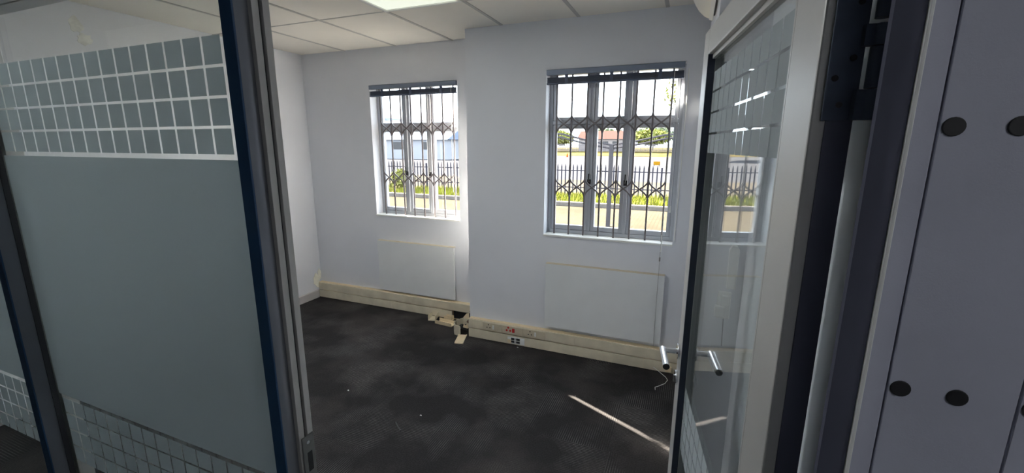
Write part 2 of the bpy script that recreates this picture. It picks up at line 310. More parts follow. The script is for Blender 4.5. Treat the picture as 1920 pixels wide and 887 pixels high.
# ------------------------------------------------------------------ windows, burglar guards, blinds
def ring(mb, x0, x1, z0, z1, y0, y1, wx, wz0, wz1):
    mb.box(x0, x0+wx, y0, y1, z0, z1); mb.box(x1-wx, x1, y0, y1, z0, z1); mb.box(x0+wx, x1-wx, y0, y1, z0, z0+wz0); mb.box(x0+wx, x1-wx, y0, y1, z1-wz1, z1)
def make_window(name, W, yf, label):
    x0, x1, z0, z1 = W; root = empty(name, (x0, yf, 0)); tag(root, label, kind='structure')
    def B(mb, nm, m, par=root, **k):
        mb.v = [(x-x0, y-yf, z) for x, y, z in mb.v]; return mb.build(nm, m, par, **k)
    ya, yb = yf+0.10, yf+0.15; wd = x1-x0
    m1, m2 = x0+0.345*wd, x0+0.627*wd; zt = z0+0.868-0.0; zt = 1.853
    mb = MB(); ring(mb, x0, x1, z0, z1, ya, yb, 0.028, 0.03, 0.012)
    mb.box(m1-0.014, m1+0.014, ya-0.008, yb, z0+0.03, z1-0.012); mb.box(m2-0.014, m2+0.014, ya-0.008, yb, z0+0.03, z1-0.012)
    for p, q in ((x0+0.028, m1-0.014), (m1+0.014, m2-0.014), (m2+0.014, x1-0.028)): mb.box(p, q, ya, yb, zt-0.014, zt+0.014)
    B(mb, 'window_frame', M['winframe'], bevel=0.002, seg=1)
    for k, (p, q) in enumerate(((x0+0.028, m1-0.014), (m1+0.014, m2-0.014), (m2+0.014, x1-0.028))):
        for lo, hi, wz0, wt in ((z0+0.03, zt-0.014, 0.036, 0.030), (zt+0.014, z1-0.012, 0.026, 0.014)):
            mb = MB(); ring(mb, p+0.001, q-0.001, lo+0.001, hi-0.001, ya+0.006, yb-0.006, 0.027, wz0, wt)
            s_ = B(mb, 'sash_frame', M['winframe'], bevel=0.002, seg=1)
            mb = MB().box(p+0.026, q-0.026, ya+0.024, ya+0.028, lo+wz0-0.001, hi-wt+0.001)
            mb.v = [(x-x0, y-yf, z) for x, y, z in mb.v]; mb.build('pane', M['wglass'], s_)
    for m_ in (m1, m2):
        mb = MB(); mb.box(m_-0.016, m_+0.012, ya-0.022, ya-0.006, 1.385, 1.425); mb.tube([(m_-0.004, ya-0.018, 1.405), (m_-0.004, ya-0.034, 1.412), (m_-0.002, ya-0.036, 1.47)], 0.006, 8)
        B(mb, 'window_latch', M['dark'])
    # thin sill board with a nosing
    mb = MB().ext([(yf-0.012, z0-0.014), (ya, z0-0.014), (ya, z0+0.001), (yf-0.008, z0+0.001), (yf-0.012, z0-0.003)], x0, x1, 'x')
    B(mb, 'window_sill', M['white'])
    return root
make_window('window_1', WR, YF, 'barred window nearest the open door, pale grey frame')
make_window('window_2', WL, YB, 'barred window in the recessed wall farther from the door')

def make_guard(W, yf, xs, label):
    x0, x1, z0, z1 = W; y = yf + 0.05; root = empty('burglar_guard', (0, 0, 0)); tag(root, label, 'security bars', 'burglar guards on the windows')
    for x in xs: MB().box(x-0.006, x+0.006, y-0.006, y+0.006, z0+0.002, z1-0.004).build('bar', M['bars'], root, bevel=0.0015, seg=1)
    for zt, zb in ((1.915, 1.770), (1.440, 1.292)):
        for a, b in zip(xs[:-1], xs[1:]):
            for sgn, dy in ((1, -0.007), (-1, 0.007)):
                p, q = (a, b) if sgn > 0 else (b, a); pts = []
                for k in range(13):
                    t = k/12; e = t*t*t*(t*(6*t-15)+10); e = 0.85*e + 0.15*t; pts.append((p + (q-p)*e, y + dy, zt + (zb-zt)*t))
                mb = MB(); n = len(pts)
                # flat bar bent on edge
                for i in range(n-1):
                    (ax, ay, az), (bx, by, bz) = pts[i], pts[i+1]
                    dx, dz = bx-ax, bz-az; l = math.hypot(dx, dz); nx, nz = -dz/l*0.0055, dx/l*0.0055
                    mb.quad((ax-nx, ay-0.004, az-nz), (ax+nx, ay-0.004, az+nz), (bx+nx, by-0.004, bz+nz), (bx-nx, by-0.004, bz-nz))
                    mb.quad((ax-nx, ay+0.004, az-nz), (bx-nx, by+0.004, bz-nz), (bx+nx, by+0.004, bz+nz), (ax+nx, ay+0.004, az+nz))
                    mb.quad((ax+nx, ay-0.004, az+nz), (ax+nx, ay+0.004, az+nz), (bx+nx, by+0.004, bz+nz), (bx+nx, by-0.004, bz+nz))
                    mb.quad((ax-nx, ay-0.004, az-nz), (bx-nx, by-0.004, bz-nz), (bx-nx, by+0.004, bz-nz), (ax-nx, ay+0.004, az-nz))
                mb.build('curved_bar', M['bars'], root)
make_guard(WR, YF, [-0.983+0.1176*k for k in range(8)], 'grey burglar bars with crossed curves in the window nearest the door')
make_guard(WL, YB, [-2.861+0.1161*k for k in range(8)], 'grey burglar bars with crossed curves in the recessed wall window')

def make_blind(W, yf, label, cords):
    x0, x1, z0, z1 = W; a, b = x0+0.006, x1-0.008; root = empty('venetian_blind', ((a+b)/2, yf, z1)); tag(root, label, 'blind', 'raised venetian blinds')
    cx = (a+b)/2
    def B(mb, nm, m, par=root, **k):
        mb.v = [(x-cx, y-yf, z-z1) for x, y, z in mb.v]; return mb.build(nm, m, par, **k)
    B(MB().ext([(yf-0.016, z1-0.004), (yf+0.026, z1-0.004), (yf+0.026, z1-0.040), (yf-0.016, z1-0.042)], a, b, 'x'), 'headrail', M['blind'], bevel=0.002)
    for k in range(9):
        z = z1-0.096+0.0042*k; dy = random.uniform(-0.002, 0.002); tilt = random.uniform(-0.002, 0.002)
        B(MB().ext([(yf-0.012+dy, z), (yf+0.001+dy, z+0.0035), (yf+0.014+dy, z+tilt), (yf+0.014+dy, z+0.0018+tilt), (yf+0.001+dy, z+0.0053), (yf-0.012+dy, z+0.0018)], a+0.004, b-0.004, 'x'), 'slat', M['blindd'])
    B(MB().box(a+0.002, b-0.002, yf-0.013, yf+0.014, z1-0.108, z1-0.097), 'bottom_rail', M['blindd'], bevel=0.002)
    for f in (0.16, 0.5, 0.84):
        x = a+(b-a)*f; B(MB().box(x-0.012, x+0.012, yf-0.0155, yf-0.0135, z1-0.104, z1-0.040), 'ladder_tape', M['blindd'])
    for path, r, m_ in cords: B(MB().tube(path, r, 6), 'cord', m_)
    return root
zb = WR[3]
cordsR = [([(-0.150, YF-0.022, zb-0.04), (-0.152, YF-0.024, 1.6), (-0.155, YF-0.026, 0.94)], 0.0022, M['white']),
          ([(-0.155, YF-0.026, 1.05), (-0.155, YF-0.026, 0.925)], 0.0042, M['white']), ([(-0.157, YF-0.026, 0.885), (-0.157, YF-0.026, 0.855)], 0.0055, M['steel']),
          ([(-0.157, YF-0.026, 0.925), (-0.157, YF-0.052, 0.74), (-0.157, YF-0.054, 0.5), (-0.156, YF-0.054, 0.20)], 0.0013, M['steel']),
          ([(-0.062, YF-0.006, zb-0.05), (-0.062, YF-0.006, 1.80), (-0.064, YF-0.007, 1.40), (-0.070, YF-0.006, 1.01)], 0.0035, M['white']),
          ([(-0.112, YF+0.020, zb-0.1), (-0.114, YF+0.020, 1.26)], 0.0015, M['white']), ([(-0.114, YF+0.020, 1.26), (-0.116, YF+0.020, 1.21)], [0.004, 0.008], M['white'])]
make_blind(WR, YF, 'slate-blue venetian blind pulled up at the window nearest the door', cordsR)
make_blind(WL, YB, 'slate-blue venetian blind pulled up at the recessed wall window', [([(-2.03, YB-0.02, WL[3]-0.05), (-2.035, YB-0.02, 1.7), (-2.03, YB-0.02, 1.25)], 0.002, M['white'])])

# ------------------------------------------------------------------ wall heater panels below the windows
def heater(x0, x1, z0, z1, y, label):
    root = empty('panel_heater', ((x0+x1)/2, y, z0)); tag(root, label, 'heater', 'flat wall heater panels'); cx = (x0+x1)/2
    def B(mb, nm, m, **k):
        mb.v = [(p-cx, q-y, r-z0) for p, q, r in mb.v]; return mb.build(nm, m, root, **k)
    B(MB().box(x0, x1, y-0.044, y-0.026, z0, z1), 'panel', M['board'], bevel=0.003)
    for p in (x0+0.08, x1-0.10): B(MB().box(p, p+0.02, y-0.026, y, z0+0.05, z1-0.05), 'spacer', M['white'])
    B(MB().box(x0+0.002, x1-0.002, y-0.0435, y-0.002, z1, z1+0.003), 'top_edge', M['cream'])
heater(-1.022, -0.112, 0.213, 0.752, YF, 'flat white heater panel under the window nearest the door')
heater(-2.925, -2.030, 0.197, 0.724, YB, 'flat white heater panel under the recessed wall window')

# ------------------------------------------------------------------ beige cable trunking
def trunk(x0, x1, y, cover_breaks_u, cover_breaks_l, label, lower_end=None):
    root = empty('cable_trunking', (0, 0, 0)); tag(root, label, 'trunking', 'beige skirting trunking')
    MB().ext([(y, 0.002), (y-0.046, 0.002), (y-0.046, 0.006), (y-0.004, 0.006), (y-0.004, 0.086), (y-0.032, 0.086), (y-0.032, 0.090), (y-0.004, 0.090), (y-0.004, 0.172), (y-0.046, 0.172), (y-0.046, 0.177), (y, 0.177)], x0, x1, 'x').build('tray', M['beige2'], root)
    for z0, z1, br in ((0.091, 0.174, cover_breaks_u), (0.004, 0.087, cover_breaks_l)):
        xs = [x0]+br+[x1 if z0 > 0.05 or lower_end is None else lower_end]
        for a, b in zip(xs[:-1], xs[1:]):
            MB().ext([(y-0.046, z0), (y-0.054, z0+0.003), (y-0.055, (z0+z1)/2), (y-0.054, z1-0.003), (y-0.046, z1)], a+0.001, b-0.001, 'x').build('cover', M['beige'], root)
    return root
tr1 = trunk(XP+0.012, NX, YF, [-0.764], [-0.22], 'beige skirting trunking with sockets below the window nearest the door')
tr2 = trunk(XL+0.012, XP-0.002, YB, [-2.535], [-2.78], 'beige skirting trunking along the recessed wall, broken at its right end', -2.06)
MB().box(-2.055, XP-0.012, YB-0.030, YB-0.006, 0.008, 0.082).build('cable_void', M['dark'], tr2)
# sockets in the upper compartment of the near trunking
def socket(x0, x1, kind):
    yy = YF-0.055
    p = MB().box(x0+0.003, x1-0.003, yy-0.006, yy+0.004, 0.097, 0.168).build('socket_plate', M['plate'], tr1, bevel=0.002)
    w_ = x1-x0
    def hole(x, z, r, m, h=0.0022): MB().ext([(x+r*math.cos(2*math.pi*k/10), z+r*math.sin(2*math.pi*k/10)) for k in range(10)], yy-0.006-h, yy-0.005, 'y').build('pin_hole', m, p)
    if kind == 'red':
        for dx, dz in ((0.058, 0.022), (0.044, -0.004), (0.076, -0.004)): hole(x0+dx, 0.134+dz, 0.0095, M['red'])
        MB().box(x0+0.094, x0+0.116, yy-0.012, yy-0.005, 0.117, 0.153).build('switch_rocker', M['red'], p, bevel=0.002)
    else:
        for dx, dz in ((0.060, 0.018), (0.046, -0.008), (0.074, -0.008)): hole(x0+dx, 0.134+dz, 0.005, M['dark'])
        MB().box(x0+0.098, x0+0.114, yy-0.012, yy-0.005, 0.116, 0.152).build('switch_rocker', M['white'], p, bevel=0.002)
socket(-1.584, -1.395, 'w'); socket(-1.395, -1.200, 'red'); socket(-1.200, -1.005, 'w')
yy = YF-0.055
p = MB().box(-1.345, -1.190, yy-0.005, yy+0.004, 0.016, 0.074).build('data_plate', M['white'], tr1, bevel=0.0015)
for k, (dx, w_) in enumerate(((0.034, 0.030), (0.070, 0.004), (0.080, 0.034))):
    for z in (0.024, 0.049): MB().box(-1.345+dx, -1.345+dx+w_, yy-0.0065, yy-0.004, z, z+0.019).build('data_port', M['dark'], p)
MB().box(-1.345, -1.312, yy-0.006, yy-0.0045, 0.018, 0.05).build('paper_label', M['beige2'], p)

# broken bits of trunking in the corner where the wall steps forward
def channel(name, l, w_, h, t, loc, rot, label, m=M['beige2'], ragged=0.0):
    mb = MB().ext([(0, 0), (w_, 0), (w_, h), (w_-t, h), (w_-t, t), (t, t), (t, h), (0, h)], 0, l, 'y')
    mb.v = [(x + (random.uniform(-ragged, ragged)), y + (random.uniform(-ragged, ragged)*2 if y > 0 else 0), z) for x, y, z in mb.v]
    o = mb.build(name, m); o.location = loc; o.rotation_euler = rot; tag(o, label, 'trunking piece', 'broken trunking bits in the corner'); return o
channel('trunking_offcut', 0.19, 0.075, 0.035, 0.004, (-1.975, 3.345, 0.001), (0, 0, math.radians(84)), 'beige trunking channel offcut lying open beside the recessed trunking')
channel('trunking_offcut', 0.10, 0.075, 0.05, 0.004, (-2.262, 3.40, 0.001), (0, 0, math.radians(14)), 'short upright beige trunking end left of the open channel offcut', M['beige'], 0.004)
channel('trunking_offcut', 0.085, 0.05, 0.045, 0.005, (-2.04, 3.465, 0.001), (0, 0, math.radians(88)), 'small cream block of trunking behind the open channel offcut')
pts = [(-1.80, 3.40), (-1.872, 3.385), (-1.905, 3.33), (-1.90, 3.265), (-1.865, 3.215), (-1.80, 3.20)]
out_ = pts + [(x+(0.006 if x < -1.85 else 0.002), y+(0.006 if y < 3.3 else -0.006)) for x, y in reversed(pts)]
tag(MB().ext(out_, 0.001, 0.095).build('trunking_elbow', M['beige']), 'curved grey-beige trunking elbow standing open at the wall step', 'trunking piece', 'broken trunking bits in the corner')
o = MB().ext([(0, 0), (0.075, 0), (0.075, 0.010), (0.068, 0.010), (0.068, 0.004), (0.007, 0.004), (0.007, 0.010), (0, 0.010)], 0, 0.15, 'y').build('trunking_strip', M['beige2'])
o.location = (-1.775, 3.055, 0.001); o.rotation_euler = (math.radians(5), 0, math.radians(14)); tag(o, 'flat cream trunking strip lying below the curved elbow', 'trunking piece', 'broken trunking bits in the corner')
mb = MB(); mb.ext([(-1.80, 0.0), (-1.745, 0.012), (-1.752, 0.055), (-1.775, 0.035), (-1.79, 0.05)], 3.255, 3.259, 'y')
o = mb.build('torn_cover', M['beige2']); o.location = (0, 0, 0.052); tag(o, 'torn cream plastic strip inside the curved elbow', 'trunking piece', 'broken trunking bits in the corner')
o = MB().ext([(-1.80, 0.155), (-1.742, 0.148), (-1.742, 0.205), (-1.765, 0.20)], 3.262, 3.270, 'y').build('torn_cover', M['beige2']); tag(o, 'torn cream plastic corner at the wall edge above the elbow', 'trunking piece', 'broken trunking bits in the corner')
o = MB().tube([(-1.85, 3.50, 0.12), (-1.80, 3.42, 0.13), (-1.775, 3.34, 0.11), (-1.76, 3.27, 0.12), (-1.73, 3.238, 0.13)], 0.008, 8).build('loose_cable', mat('brown_cable', (0.16, 0.08, 0.06), 0.6), smooth=True); tag(o, 'brown cable end sticking out between the two trunkings', 'cable')
o = MB().tube([(-1.83, 3.375, 0.030), (-1.86, 3.33, 0.045), (-1.84, 3.28, 0.06), (-1.80, 3.26, 0.055), (-1.752, 3.25, 0.05)], 0.012, 8).build('loose_cable', M['dark'], smooth=True); tag(o, 'black cable bundle inside the curved elbow', 'cable')
# thin wire by the door and an end bracket, litter on the carpet
import itertools
o = MB().tube([(-0.143, 3.215, 0.035), (-0.10, 3.19, 0.02), (-0.05, 3.15, 0.006), (-0.034, 3.115, 0.004), (-0.05, 3.06, 0.003), (-0.095, 3.00, 0.003), (-0.112, 2.97, 0.010), (-0.108, 2.945, 0.004)], 0.0022, 6).build('thin_wire', M['white'], smooth=True); tag(o, 'thin pale wire curling on the carpet beside the door handle', 'wire')
MB().box(-0.06, -0.015, YF-0.075, YF-0.054, 0.022, 0.062).build('end_clip', M['beige2'], tr1, bevel=0.003)
for x, y, r, lab in ((-1.461, 2.07, 0.006, 'tiny pale crumb on the carpet right of the dark sliver'), (-2.091, 2.122, 0.006, 'tiny pale crumb on the carpet nearest the door post'), (-1.239, 3.185, 0.007, 'tiny pale crumb below the data plate')):
    mb = MB().tube([(x-r, y, r*0.5), (x, y+r*0.3, r*0.6), (x+r, y, r*0.5)], [r*0.4, r*0.7, r*0.3], 6)
    tag(mb.build('crumb', M['white']), lab, 'litter')
o = MB().tube([(-1.563, 1.95, 0.004), (-1.525, 1.92, 0.005), (-1.487, 1.895, 0.004)], 0.004, 6).build('dark_sliver', M['dark']); tag(o, 'thin dark sliver lying on the carpet', 'litter')

# ------------------------------------------------------------------ air conditioner on the pilaster, things on the pilaster front
ac = empty('air_conditioner', (NX, 1.95, 2.3)); tag(ac, 'cream split air conditioner high behind the door top', 'air conditioner')
def A(mb, nm, m, **k):
    mb.v = [(x-NX, y-1.95, z-2.3) for x, y, z in mb.v]; return mb.build(nm, m, ac, **k)
prof = [(NX, 2.545), (-0.135, 2.545), (-0.150, 2.52), (-0.140, 2.44), (-0.105, 2.36), (-0.049, 2.313), (-0.036, 2.287), (-0.020, 2.262), (0.002, 2.240), (0.028, 2.226), (0.034, 2.224), (0.034, 2.228), (0.022, 2.25), (0.022, 2.275), (NX, 2.275)]
A(MB().ext(prof, 1.66, 2.25, 'y'), 'casing', M['acw'], smooth=True)
A(MB().box(0.018, 0.044, 1.70, 2.22, 2.232, 2.274), 'air_outlet', M['dark'])
A(MB().ext([(0.022, 2.224), (0.036, 2.219), (0.038, 2.222), (0.024, 2.228)], 1.66, 2.25, 'y'), 'louvre', M['white'])
o = MB().ext([(0.148, 1.19), (0.176, 1.19), (0.178, 1.33), (0.170, 1.345), (0.154, 1.345), (0.146, 1.33)], NY-0.022, NY, 'y').build('remote_holder', M['white'], bevel=0.003); tag(o, 'slim white remote control holder on the pilaster behind the door glass', 'holder')
o = empty('wall_switch', (0.15, NY, 1.12)); tag(o, 'small white plug and socket on the pilaster behind the door glass', 'socket')
for a, b, c, d, nm in ((-0.026, 0.018, -0.045, 0.055, 'plate'), (-0.016, 0.010, 0.008, 0.045, 'plug'), (-0.032, 0.000, -0.035, 0.004, 'plug')):
    MB().box(a, b, -0.028 if nm == 'plug' else -0.012, 0, c, d).build(nm, M['white'], o, bevel=0.003)
MB().tube([(0, -0.01, -0.04), (0.002, -0.008, -0.10), (0.004, -0.006, -0.15)], 0.0016, 6).build('cord', M['dark'], o)

# ------------------------------------------------------------------ glass partition
film_me = {}
def squares(parent, x0, x1, rows, pitch=0.0567, gap=0.006, start=None, y=0.0, sw=None):
    """film squares on a pane: columns run from 'start'"""
    out = 0
    x = start
    while x + 0.012 < x1:
        a, b = x, min(x + pitch - gap, x1)
        if a >= x0 - 1e-6:
            for z0, z1 in rows:
                key = (round(b-a, 4), round(z1-z0, 4))
                if key not in film_me:
                    film_me[key] = MB().quad((0, 0, 0), (key[0], 0, 0), (key[0], 0, key[1]), (0, 0, key[1])).mesh('film_square', M['film'])
                inst('film_square', film_me[key], (a, y, z0), parent); out += 1
        x += pitch
    return out
UP = [(1.8300, 1.8810), (1.7733, 1.8243), (1.7166, 1.7676), (1.6610, 1.7108)]
LO = [(0.8700, 0.9185), (0.8133, 0.8643), (0.7566, 0.8076), (0.7000, 0.7510)]
wf = empty('wall_front', (0, 0, 0)); tag(wf, 'glazed partition with aluminium mullions and frosted film', kind='structure')
ZT = 2.015
def pane(x0, x1, film_l, film_r, first):
    g = MB().box(x0, x1, YP+0.0008, YP+0.0068, 0.06, ZT).build('glass_pane', M['glass'], wf)
    squares(g, film_l, film_r, UP + LO, start=first, y=YP)
    fb = film_r + 0.034
    MB().quad((film_l, YP, 0.931), (fb, YP, 0.931), (fb, YP, 1.650), (film_l, YP, 1.650)).build('film_band', M['film'], g)
# columns are counted from the right-hand end of a pane
def firstcol(l, r, pitch=0.0567, gap=0.006):
    n = int((r - l + gap) // pitch); return r - n*pitch + gap
PX = [(-1.760, -0.824), (-2.750, -1.812), (-3.74, -2.80)]
for l, r in PX:
    fl_, fr_ = l + 0.012, r - 0.008
    f0 = firstcol(fl_, fr_)
    pane(l - 0.012, r + 0.03, fl_, fr_, f0)
def mullion(x0, x1, z0, z1):
    """fin standing proud of the glass: navy nose, grey side, dark gasket at the glass; back half behind it"""
    MB().box(x0, x1, YP-0.050, YP-0.046, z0, z1).build('navy_nose', M['navy'], wf, bevel=0.001)
    MB().box(x0+0.001, x1-0.0005, YP-0.046, YP-0.014, z0, z1).build('mullion_fin', M['alud'], wf)
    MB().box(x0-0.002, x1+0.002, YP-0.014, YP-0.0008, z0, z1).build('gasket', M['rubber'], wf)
    MB().box(x0, x1-0.001, YP+0.0075, YP+0.045, z0, z1).build('mullion_back', M['alu'], wf, bevel=0.002)
mullion(-1.792, -1.756, 0.05, ZT); mullion(-2.780, -2.744, 0.05, ZT)
# head rail, bottom rail and the board over the glazing
MB().box(XL, XR+0.01, YP-0.02, YP+0.05, ZT, ZT+0.05).build('head_rail', M['alu'], wf, bevel=0.003)
MB().box(XL, -0.74, YP-0.02, YP+0.05, 0.0, 0.07).build('bottom_rail', M['alu'], wf, bevel=0.003)
MB().box(-4.45, 2.45, YP+0.0, YP+0.04, ZT+0.05, ZC+0.12).build('over_panel', M['corr'], wf)
MB().box(-4.45, XL, YP, YP+0.04, 0, ZT+0.05).build('end_panel', M['corr'], wf)

# door frame: left post and right jamb
t1 = empty('trim_1', (0, 0, 0)); tag(t1, 'aluminium door post with navy strip and strike plate', kind='structure')
MB().box(-0.756, -0.7262, YP-0.050, YP-0.046, 0, ZT).build('navy_strip', M['navy'], t1, bevel=0.001)
MB().ext([(-0.755, YP-0.046), (-0.7265, YP-0.046), (-0.7268, YP-0.036), (-0.7285, YP-0.026), (-0.732, YP-0.018), (-0.735, YP-0.0125), (-0.755, YP-0.0125)], 0, ZT).build('post_cover', M['alud'], t1, smooth=True)
MB().box(-0.755, -0.7255, YP-0.0125, YP+0.0015, 0, ZT).build('door_stop', M['alu'], t1, bevel=0.0008)
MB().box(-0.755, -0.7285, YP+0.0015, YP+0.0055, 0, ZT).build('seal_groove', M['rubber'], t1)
MB().box(-0.790, -0.7230, YP+0.0075, YP+0.0215, 0, ZT).build('post_lining', M['alu'], t1, bevel=0.0008)
s_ = MB().box(-0.7235, -0.7205, YP-0.010, YP+0.0205, 0.90, 1.066).build('strike_plate', M['steel'], t1, bevel=0.001); 
MB().box(-0.7206, -0.7195, YP+0.000, YP+0.012, 0.980, 1.026).build('latch_hole', M['dark'], s_)
MB().ext([(YP+0.004+0.004*math.cos(2*math.pi*k/10), 1.050+0.004*math.sin(2*math.pi*k/10)) for k in range(10)], -0.7210, -0.7195, 'x').build('screw_head', M['chrome'], s_)
t2 = empty('trim_2', (0, 0, 0)); tag(t2, 'dark rounded hinge-side door jamb beside the grey boards', kind='structure')
nose = [(0.1790 + 0.0240*k/12, YP-0.004-0.012*math.sin(math.pi*(0.10+0.40*k/12))) for k in range(13)]
MB().ext([(0.1790, YP+0.003)] + nose + [(0.2030, YP+0.003)], 0, ZT).build('jamb_cover', M['jamb'], t2, smooth=True)
MB().ext([(0.2031, YP+0.003), (0.2036, YP-0.020), (0.2075, YP-0.020), (0.2092, YP-0.004), (0.2092, YP+0.003)], 0, ZT).build('jamb_lip', M['white'], t2, bevel=0.001)  # white colour stands in for the lit highlight along the lip
MB().box(0.1985, 0.2095, YP+0.003, YP+0.060, 0, ZT).build('jamb_back', M['alud'], t2)

# grey boards with round black caps right of the jamb
wc = empty('wall_boards', (0, 0, 0)); tag(wc, 'bluish grey boards with round black caps right of the door', kind='structure')
bx = [0.2095] + [0.2347 + 0.1138*k for k in range(9)]
for k, (a, b) in enumerate(zip(bx[:-1], bx[1:])):
    bo = MB().box(a+0.0003, b-0.0017, YP-0.003, YP+0.05, 0, ZT+0.05).build('board', M['panel'], wc, bevel=0.0008, seg=1)
    if k:
        for z in (0.5, 0.80, 1.104, 1.404, 1.700, 1.98):
            for x in (a+0.0118, a+0.0625):
                r = 0.0098; MB().ext([(x+r*math.cos(2*math.pi*q/20), z+r*math.sin(2*math.pi*q/20)) for q in range(20)], YP-0.0045, YP-0.002, 'y').build('screw_cap', M['dark'], bo, bevel=0.0008)
MB().box(0.2095, bx[-1], YP+0.004, YP+0.055, 0, ZT+0.05).build('backing', M['rubber'], wc)
MB().box(bx[-1], 2.45, YP-0.003, YP+0.05, 0, ZT+0.05).build('plain_panel', M['panel'], wc)

# ------------------------------------------------------------------ the open door
UX, UY = -0.1454, 0.9894
door = empty('door_1', (0.1495, 0.6459, 0), math.atan2(UY, UX)); tag(door, 'open glazed aluminium door with frosted squares and lever handle', kind='structure')
DL, DT, DZ0, DZ1 = 0.832, 0.026, 0.012, 1.998     # leaf length, back face, bottom, top  (front face at local y = +0.02)
def stile(u0, u1, z0, z1, nm='stile'):
    return MB().box(u0, u1, -DT, 0.020, z0, z1).build(nm, M['alu'], door, bevel=0.0025)
stile(0, 0.097, DZ0, DZ1); stile(0.761, DL, DZ0, DZ1); stile(0.097, 0.761, 1.928, DZ1, 'rail'); stile(0.097, 0.761, DZ0, 0.16, 'rail')
# dark glazing gaskets round the glass, on the front
for a, b, m_ in ((0.7555, 0.7608, 'bead'), (0.0972, 0.1025, 'alu')): MB().box(a, b, 0.0005, 0.0195, 0.16, 1.928).build('glazing_bead', M[m_], door)
MB().box(0.1025, 0.7555, 0.0005, 0.008, 1.916, 1.9278).build('glazing_bead', M['alu'], door); MB().box(0.1025, 0.7555, 0.0005, 0.008, 0.1602, 0.172).build('glazing_bead', M['alu'], door)
MB().box(-0.0016, 0.0, -DT+0.002, 0.004, DZ0, DZ1).build('edge_shade_strip', M['jamb'], door)  # dark strip stands in for the shade on the hinge edge
gp = MB().box(0.0975, 0.7605, -0.0068, -0.0008, 0.1605, 1.9275).build('glass_pane', M['glass'], door)
squares(gp, 0.1032, 0.752, UP + LO, start=0.157+0.003-0.0567, y=0.0)
# lever handles and lock roses, both faces
def disc(mb, u, z, r, y0, y1, n=20): mb.ext([(u+r*math.cos(2*math.pi*k/n), z+r*math.sin(2*math.pi*k/n)) for k in range(n)], y0, y1, 'y')
for s in (1, -1):
    f = 0.020 if s > 0 else -DT
    h = empty('lever_handle', (0.800, f, 1.018), 0, door); tag(h, 'satin chrome lever handle')
    mb = MB(); disc(mb, 0, 0, 0.026, 0, s*0.008); mb.build('rose', M['chrome'], h, bevel=0.001, smooth=True)
    MB().tube([(0, s*0.006, 0), (0, s*0.052, 0)], 0.0085, 14).build('spindle', M['chrome'], h, smooth=True)
    MB().tube([(0.008, s*0.052, 0), (-0.112, s*0.052, -0.002)], 0.0105, 16).build('lever', M['chrome'], h, smooth=True)
    MB().tube([(-0.1118, s*0.052, -0.002), (-0.1145, s*0.052, -0.002)], 0.0100, 16).build('lever_cap', M['dark'], h)
    h = empty('lock_rose', (0.800, f, 0.925), 0, door)
    mb = MB(); disc(mb, 0, 0, 0.024, 0, s*0.008); mb.build('rose', M['chrome'], h, bevel=0.001, smooth=True)
    MB().box(-0.004, 0.004, min(s*0.008, s*0.012), max(s*0.008, s*0.012), -0.016, 0.008).build('cylinder', M['steel'], h)
MB().box(DL, DL+0.0015, -0.016, 0.010, 0.88, 1.10).build('lock_faceplate', M['steel'], door)
# hinges on the hinge edge: plate on the leaf, knuckles round a pin
HU, HY = -0.010, -0.0345                                          # pin in door coordinates
for zc in (1.810, 0.30):
    hg = empty('hinge', (0, 0, zc), 0, door); tag(hg, 'dark steel butt hinge')
    MB().box(-0.0045, -0.0016, -0.0245, 0.010, -0.100, 0.075).build('hinge_plate', M['hinge'], hg, bevel=0.0008)
    for z0, z1, link in ((-0.100, -0.066, True), (-0.0645, -0.020, False), (-0.0185, 0.004, True), (0.0105, 0.048, False), (0.050, 0.075, True)):
        k = MB().tube([(HU, HY, z0), (HU, HY, z1)], 0.0078, 16).build('knuckle', M['hinge'], hg, smooth=True)
        if link: MB().box(HU-0.004, -0.0032, HY+0.004, HY+0.016, z0, z1).build('knuckle_wrap', M['hinge'], hg)
        else: MB().box(HU-0.004, HU+0.004, HY-0.014, HY-0.004, z0, z1).build('knuckle_wrap', M['hinge'], hg)
    for z, y in ((-0.082, -0.006), (-0.03, -0.014), (-0.052, 0.002), (0.03, -0.014), (0.055, 0.002)):
        MB().tube([(-0.0056, y, z), (-0.0040, y, z)], 0.0036, 12).build('screw_head', M['dark'], hg)

# ------------------------------------------------------------------ outside
ZG = -0.6
tag(MB().box(-45, 18, YFo-0.3, 16.25, ZG-0.3, ZG).build('ground_paving', M['paving']), 'sunlit brick paved yard outside the windows', kind='structure')
tag(MB().ext([(16.25, ZG-0.2), (16.25, ZG+0.13), (16.28, ZG+0.16), (16.43, ZG+0.16), (16.43, ZG-0.2)], -45, 18, 'x').build('kerb_yard', M['kerb']), 'concrete kerb between brick yard and grass', kind='structure')
tag(MB().box(-45, 18, 16.43, 20.6, ZG-0.3, ZG+0.06).build('ground_verge', M['soil']), 'planted verge behind the kerb', kind='structure')
tag(MB().box(-120, 60, 20.6, 29, ZG-0.3, ZG+0.02).build('ground_sidewalk', M['walk']), 'pale pavement beyond the palisade fence', kind='structure')
tag(MB().box(-160, 80, 29, 98, ZG-0.3, ZG).build('ground_road', M['road']), 'light grey road beyond the fence', kind='structure')
mb = MB(); mb.ext([(98, ZG-0.2), (98, ZG+0.05), (104, ZG+0.95), (260, ZG+1.3), (260, ZG-0.2)], -220, 120, 'x')
tag(mb.build('ground_bank', M['drygrass']), 'dry yellow grass bank across the road', kind='structure')
mb = MB()
for y0, y1 in ((44, 44.35), (29.0, 29.25), (72, 72.4)): mb.box(-160, 80, y0, y1, ZG, ZG+0.006)
tag(mb.build('road_lines', mat('road_white', (0.035, 0.035, 0.036), 0.8, spec=0.0)), 'white painted lines along the road', kind='structure')
